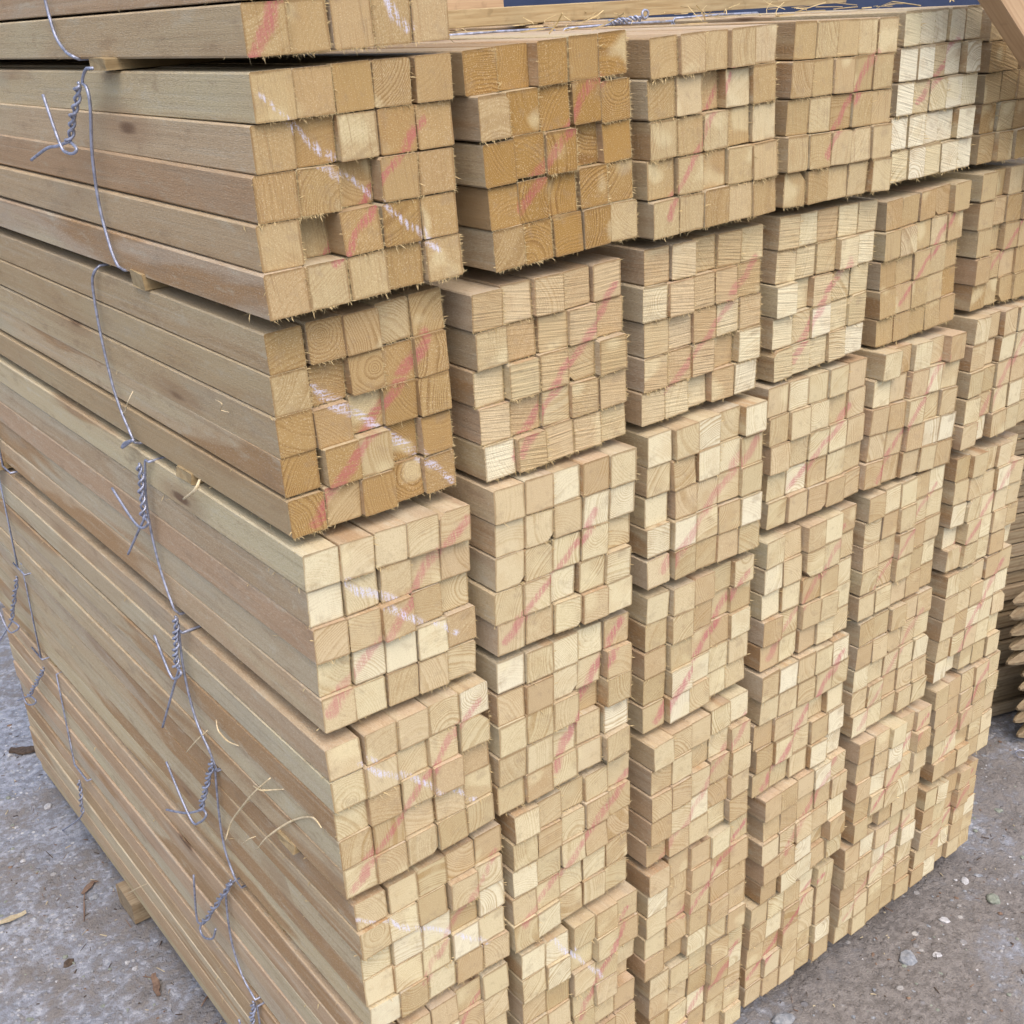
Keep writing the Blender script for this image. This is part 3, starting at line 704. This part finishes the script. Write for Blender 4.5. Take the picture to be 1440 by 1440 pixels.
POINTS = [(1424, 847), (1420, 869), (1421, 891), (1420, 911), (1416, 933), (1437, 950), (1433, 968), (1430, 996), (1426, 1014), (1430, 1038)]
place = ['uppermost', 'second from the top', 'third from the top', 'fourth from the top', 'fifth from the top', 'sixth from the top', 'fourth from the bottom', 'third from the bottom', 'second from the bottom', 'lowest']
for k, (u, v) in enumerate(POINTS):
    p = hit(1, .15, u, v); p.z = max(p.z - .022, 0.003)
    o = link('pointed_stake', pole_mesh(k + 1, .0215, 1.3), None, p, (0, 0, R_(-6) + (k % 3 - 1) * .03))
    tag(o, 'pointed round stake at the right picture edge, %s of the pile' % place[k], 'pointed stake', 'pointed stakes piled at the right edge')
# wire ring on the ground by the pointed stakes
c0 = hit(2, .004, 1438, 1061)
ringp = [c0 + Vector((.016 * math.cos(k * .5), .016 * math.sin(k * .5), .001 * (k % 3))) for k in range(13)]
V, F = tube_data(ringp, .0013, 5); V = [tuple(Vector(v) - c0) for v in V]
tag(link('wire_ring', mesh_from('wire_ring', V, F, [M_WIRE], smooth=True), None, c0), 'small loose ring of wire on the ground below the pointed stakes', 'wire ring')
# blue strap end
sp0 = hit(1, .05, 1427, 219); pth = [sp0 + Vector((.0, 0, 0)), sp0 + Vector((.03, -.004, .001)), sp0 + Vector((.08, 0, -.002)), sp0 + Vector((.16, .01, -.004))]
V = []; F = []
for p in smooth_path(pth, 5):
    for dy, dz in ((0, -.003), (0, .003), (.0012, .003), (.0012, -.003)): V.append(tuple(p + Vector((0, dy, dz)) - sp0))
nn = len(V) // 4
for j in range(nn - 1):
    for i in range(4): F.append((j * 4 + i, j * 4 + (i + 1) % 4, j * 4 + 4 + (i + 1) % 4, j * 4 + 4 + i))
F += [(0, 1, 2, 3), tuple((nn - 1) * 4 + i for i in (3, 2, 1, 0))]
tag(link('plastic_strap', mesh_from('plastic_strap', V, F, [M_STRAP]), None, sp0), 'narrow blue plastic strap end at the right edge under the top bundle', 'strap')
# navy sheeted pile far behind
def sheeted():
    V = []; F = []; nx, nz = 60, 24; W_, H_, D_ = 6.5, 2.3, 1.6
    prof = [(0, t / 10 * H_) for t in range(11)] + [(D_ * t / 6, H_ + .05 * math.sin(t)) for t in range(1, 7)]
    for (yy, zz) in prof:
        for i in range(nx + 1):
            x = W_ * i / nx; f = .035 * math.sin(i * .9 + zz * .4) + .05 * mnoise.noise(Vector((x * 1.7, zz * 1.1, yy)))
            V.append((x, yy + f * (1 if zz < H_ else .3), zz + (.04 * mnoise.noise(Vector((x * 2, yy * 2, 3))) if zz >= H_ else 0)))
    n = nx + 1
    for j in range(len(prof) - 1):
        for i in range(nx): F.append((j * n + i, j * n + i + 1, (j + 1) * n + i + 1, (j + 1) * n + i))
    o = link('sheeted_pile', mesh_from('sheeted_pile', V, F, [M_TARP], smooth=True), None, (2.2, 3.0, 0))
    tag(o, 'dark navy sheeted pile glimpsed behind the top of the stack', 'tarpaulin')
sheeted()

# ---------------------------------------------------------------- torn strands of wood on the left side
STRANDS = [([(380, 1094), (357, 1115), (338, 1138), (325, 1157), (317, 1182)], .0016, 'long curved pale strand hanging by the fifth wire tie'),
 ([(356, 1105), (366, 1111), (380, 1111), (399, 1110)], .0012, 'short pale strand crossing the long curved one'),
 ([(361, 1195), (375, 1178), (400, 1160), (420, 1151), (440, 1150), (452, 1164)], .0016, 'pale strand arching below the spacer batten near the left corner'),
 ([(304, 1012), (307, 1027), (320, 1042), (336, 1049)], .0012, 'pale curled strand just right of the fourth wire tie'),
 ([(292, 1027), (276, 1042), (262, 1058)], .0011, 'short straight strand left of the curled strand'),
 ([(187, 550), (180, 565), (176, 578), (169, 584)], .0008, 'thin hair-like strand beside the third wire tie'),
 ([(303, 562), (312, 568), (310, 576), (322, 580)], .0007, 'tiny tangled strand on the side of the orange-brown bundle'),
 ([(206, 1243), (193, 1249), (180, 1256)], .0011, 'thin straw-coloured strand over the lowest edge at the left'),
 ([(281, 674), (274, 690), (258, 702)], .0022, 'splintered strand sticking out below the third bundle'),
 ([(340, 1187), (350, 1180), (360, 1176)], .0008, 'tiny strand end beside the arching strand')]
for pix, rad, lab in STRANDS:
    pts = [hit(0, -.012 - .006 * math.sin(k * 1.7), u, v) for k, (u, v) in enumerate(pix)]
    path = smooth_path(pts, 5); n = len(path); base = path[0].copy()
    rads = [rad * (.45 + .55 * math.sin(math.pi * (k + 1) / (n + 1))) for k in range(n)]
    V, F = tube_data(path, rads, 5); V = [tuple(Vector(v) - base) for v in V]
    o = link('wood_strand', mesh_from('wood_strand', V, F, [M_STRAND], smooth=True), None, base)
    tag(o, lab, 'wood strand', 'torn strands of wood on the side of the stack')

# shavings lying on the bundle tops (uncountable)
rng = random.Random(5); parts = []
for k in range(170):
    x, y = rng.uniform(.24, 1.38), rng.uniform(.05, 1.3); a = rng.uniform(0, 6.3); ln = rng.uniform(.01, .05); cv = rng.gauss(0, 1)
    z0 = ZT + .011 + rng.uniform(0, .003); lift = rng.random() ** 3 * .02
    pth = [Vector((x + ln * t * math.cos(a + cv * t), y + ln * t * math.sin(a + cv * t), z0 + lift * t)) for t in (0, .3, .6, 1)]
    parts.append(tube_data(pth, rng.uniform(.0004, .0010), 3))
V, F = merge(parts)
o = link('wood_shavings', mesh_from('wood_shavings', V, F, [M_FIB])); tag(o, 'pale torn shavings scattered over the tops of the bundles', 'shavings', None, 'stuff')

# ---------------------------------------------------------------- ground litter
def pebble(rng, r):
    V = [(1, 0, 0), (-1, 0, 0), (0, 1, 0), (0, -1, 0), (0, 0, 1), (0, 0, -1), (.6, .6, .55), (-.6, .6, .5), (-.6, -.6, .5), (.6, -.6, .55)]
    F = [(4, 6, 7), (4, 7, 8), (4, 8, 9), (4, 9, 6), (0, 2, 6), (2, 1, 7), (1, 3, 8), (3, 0, 9), (6, 2, 7), (7, 1, 8), (8, 3, 9), (9, 0, 6), (5, 2, 0), (5, 1, 2), (5, 3, 1), (5, 0, 3)]
    s = Vector((rng.uniform(.7, 1.3), rng.uniform(.6, 1.1), rng.uniform(.35, .7))); a = rng.uniform(0, 6.3); ca, sa = math.cos(a), math.sin(a)
    out = []
    for v in V:
        p = Vector((v[0] * s.x, v[1] * s.y, v[2] * s.z)) * r * rng.uniform(.85, 1.15)
        out.append(Vector((p.x * ca - p.y * sa, p.x * sa + p.y * ca, p.z)))
    return out, F
def gh(x, y):
    p = Vector((x, y, 0)); return .007 * mnoise.noise(p * 3.1) + .005 * mnoise.noise(p * 11) + .0035 * mnoise.noise(p * 29) - .006
rng = random.Random(12); parts = []; mi = []
for k in range(3600):
    if rng.random() < .5: x, y = rng.uniform(-.75, .05), rng.uniform(.1, 2.8)
    else: x, y = rng.uniform(.5, 2.4), rng.uniform(-.75, .6)
    if -.03 < x < 1.43 and -.005 < y < 1.6: continue
    r = min(.012, .0016 + rng.expovariate(1 / .0016)); v, f = pebble(rng, r); z = gh(x, y) + r * .1
    parts.append(([p + Vector((x, y, z)) for p in v], f)); m = rng.choices((0, 1, 2, 3), (5, 2, 2, 2))[0]; mi += [m] * len(f)
V, F = merge(parts)
o = link('gravel', mesh_from('gravel', V, F, [M_STONE, M_WHITE, M_GREEN, M_CHIP], mi)); tag(o, 'loose grit and small stones scattered over the yard', 'gravel', None, 'stuff')
rng = random.Random(31); parts = []; mi = []
for k in range(420):
    if rng.random() < .55: x, y = -abs(rng.gauss(0, .22)) + .02, rng.uniform(.1, 2.2)
    else: x, y = rng.uniform(.5, 2.0), -abs(rng.gauss(0, .25)) + .02
    ln, wd, a = .003 + rng.expovariate(1 / .006), rng.uniform(.0008, .003), rng.uniform(0, 6.3); ln = min(ln, .03); ca, sa = math.cos(a), math.sin(a); z = gh(x, y) + .001
    tl = rng.uniform(-.15, .15); v = []
    for px_, py_, pz_ in ((-.5, -.5, 0), (.5, -.3, 0), (.5, .4, 0), (-.5, .5, 0), (-.4, -.4, .0012), (.4, -.25, .0012), (.4, .3, .0012), (-.4, .4, .0012)):
        X, Y = px_ * ln, py_ * wd; v.append(Vector((x + X * ca - Y * sa, y + X * sa + Y * ca, z + pz_ + abs(tl * (X + ln / 2)))))
    parts.append((v, [(3, 2, 1, 0), (4, 5, 6, 7), (0, 1, 5, 4), (1, 2, 6, 5), (2, 3, 7, 6), (3, 0, 4, 7)])); mi += [rng.choices((0, 1, 2), (3, 3, 4))[0]] * 6
V, F = merge(parts)
o = link('wood_litter', mesh_from('wood_litter', V, F, [M_CHIP, M_PALECHIP, M_BARK], mi)); tag(o, 'fine wood chips and bark crumbs scattered around the foot of the stack', 'litter', None, 'stuff')
def chip(name, u0, v0, u1, v1, wid, th, mat, lab, cat, seed):
    a = hit(2, .004, u0, v0); b = hit(2, .004, u1, v1); d = b - a; ln = d.length; d.normalize(); s = Vector((-d.y, d.x, 0)); rng = random.Random(seed)
    V = []; F = []; n = 6
    for j in range(n + 1):
        t = j / n; wv = wid * (.35 + .65 * math.sin(math.pi * min(max(t, .12), .9))) * rng.uniform(.8, 1.15); c_ = d * ln * (t - .5) + s * rng.gauss(0, wid * .08)
        lift = .004 * abs(math.sin(t * 3 + seed)) + .002
        for sx, z in ((-.5, 0), (.5, 0), (.5, th), (-.5, th)): V.append(tuple(c_ + s * wv * sx + Vector((0, 0, z + lift))))
    for j in range(n):
        for i in range(4): F.append((j * 4 + i, j * 4 + (i + 1) % 4, j * 4 + 4 + (i + 1) % 4, j * 4 + 4 + i))
    F += [(3, 2, 1, 0), tuple(n * 4 + i for i in range(4))]
    mid = (a + b) / 2; mid.z = gh(mid.x, mid.y)
    o = link(name, mesh_from(name, V, F, [mat]), None, mid); tag(o, lab, cat)
chip('wood_chip', -4, 1300, 37, 1283, .014, .003, M_PALECHIP, 'long pale wood chip on the concrete at the far left edge', 'wood chip', 1)
chip('bark_piece', 14, 1056, 58, 1053, .028, .006, M_BARK, 'dark flat piece of bark on the ground at the left edge', 'bark', 2)
chip('wood_chip', 114, 1252, 135, 1234, .013, .002, M_CHIP, 'brown curled leaf-like chip on the ground left of the bearer timber', 'wood chip', 3)
chip('wood_chip', 118, 1252, 117, 1292, .003, .002, M_CHIP, 'thin brown stalk below the leaf-like chip', 'wood chip', 4)
chip('wood_chip', 216, 1368, 223, 1398, .013, .004, M_CHIP, 'reddish brown chip on the ground close to the lower stack edge', 'wood chip', 5)
chip('bark_piece', 76, 1100, 88, 1092, .010, .003, M_BARK, 'small dark bark scrap on the ground near the far stack end', 'bark', 6)
chip('wood_chip', 283, 1413, 298, 1388, .004, .002, M_CHIP, 'thin dark twig on the ground at the bottom beside the stack', 'twig', 7)
def stone(u, v, r, mat, lab, seed, flat=.5):
    rng = random.Random(seed); p = hit(2, .0, u, v); bm = bmesh.new(); bmesh.ops.create_icosphere(bm, subdivisions=2, radius=1)
    for q in bm.verts:
        n = mnoise.noise(q.co * 1.3 + Vector((seed, 0, 0))); q.co = Vector((q.co.x * r * 1.25, q.co.y * r, q.co.z * r * flat)) * (1 + .35 * n)
    me = bpy.data.meshes.new('stone'); bm.to_mesh(me); bm.free(); me.materials.append(mat)
    o = link('stone', me, None, (p.x, p.y, gh(p.x, p.y) + r * flat * .35), (0, 0, rng.uniform(0, 3))); tag(o, lab, 'stone', 'larger stones on the ground')
stone(1277, 1347, .015, M_STONE, 'blue-grey stone on the ground at the lower right, largest there', 1)
stone(1103, 1434, .016, M_STONE, 'dark grey stone at the bottom edge right of the lowest bundles', 2)
stone(1397, 1263, .013, M_GREEN, 'greenish grey rounded stone at the right side of the ground', 3)
stone(1357, 1237, .008, M_WHITE, 'small white stone right of the bottom right bundle', 4)
stone(1328, 1294, .008, M_WHITE, 'white stone between the greenish and the blue-grey stone', 5)
stone(1318, 1343, .007, M_WHITE, 'flat white stone right of the blue-grey stone', 6, .35)
stone(66, 1128, .009, M_WHITE, 'pale stone on the ground near the far end of the left side', 7)
stone(95, 1350, .009, M_BARK, 'black stone lying in the pale concrete at the lower left', 8, .4)
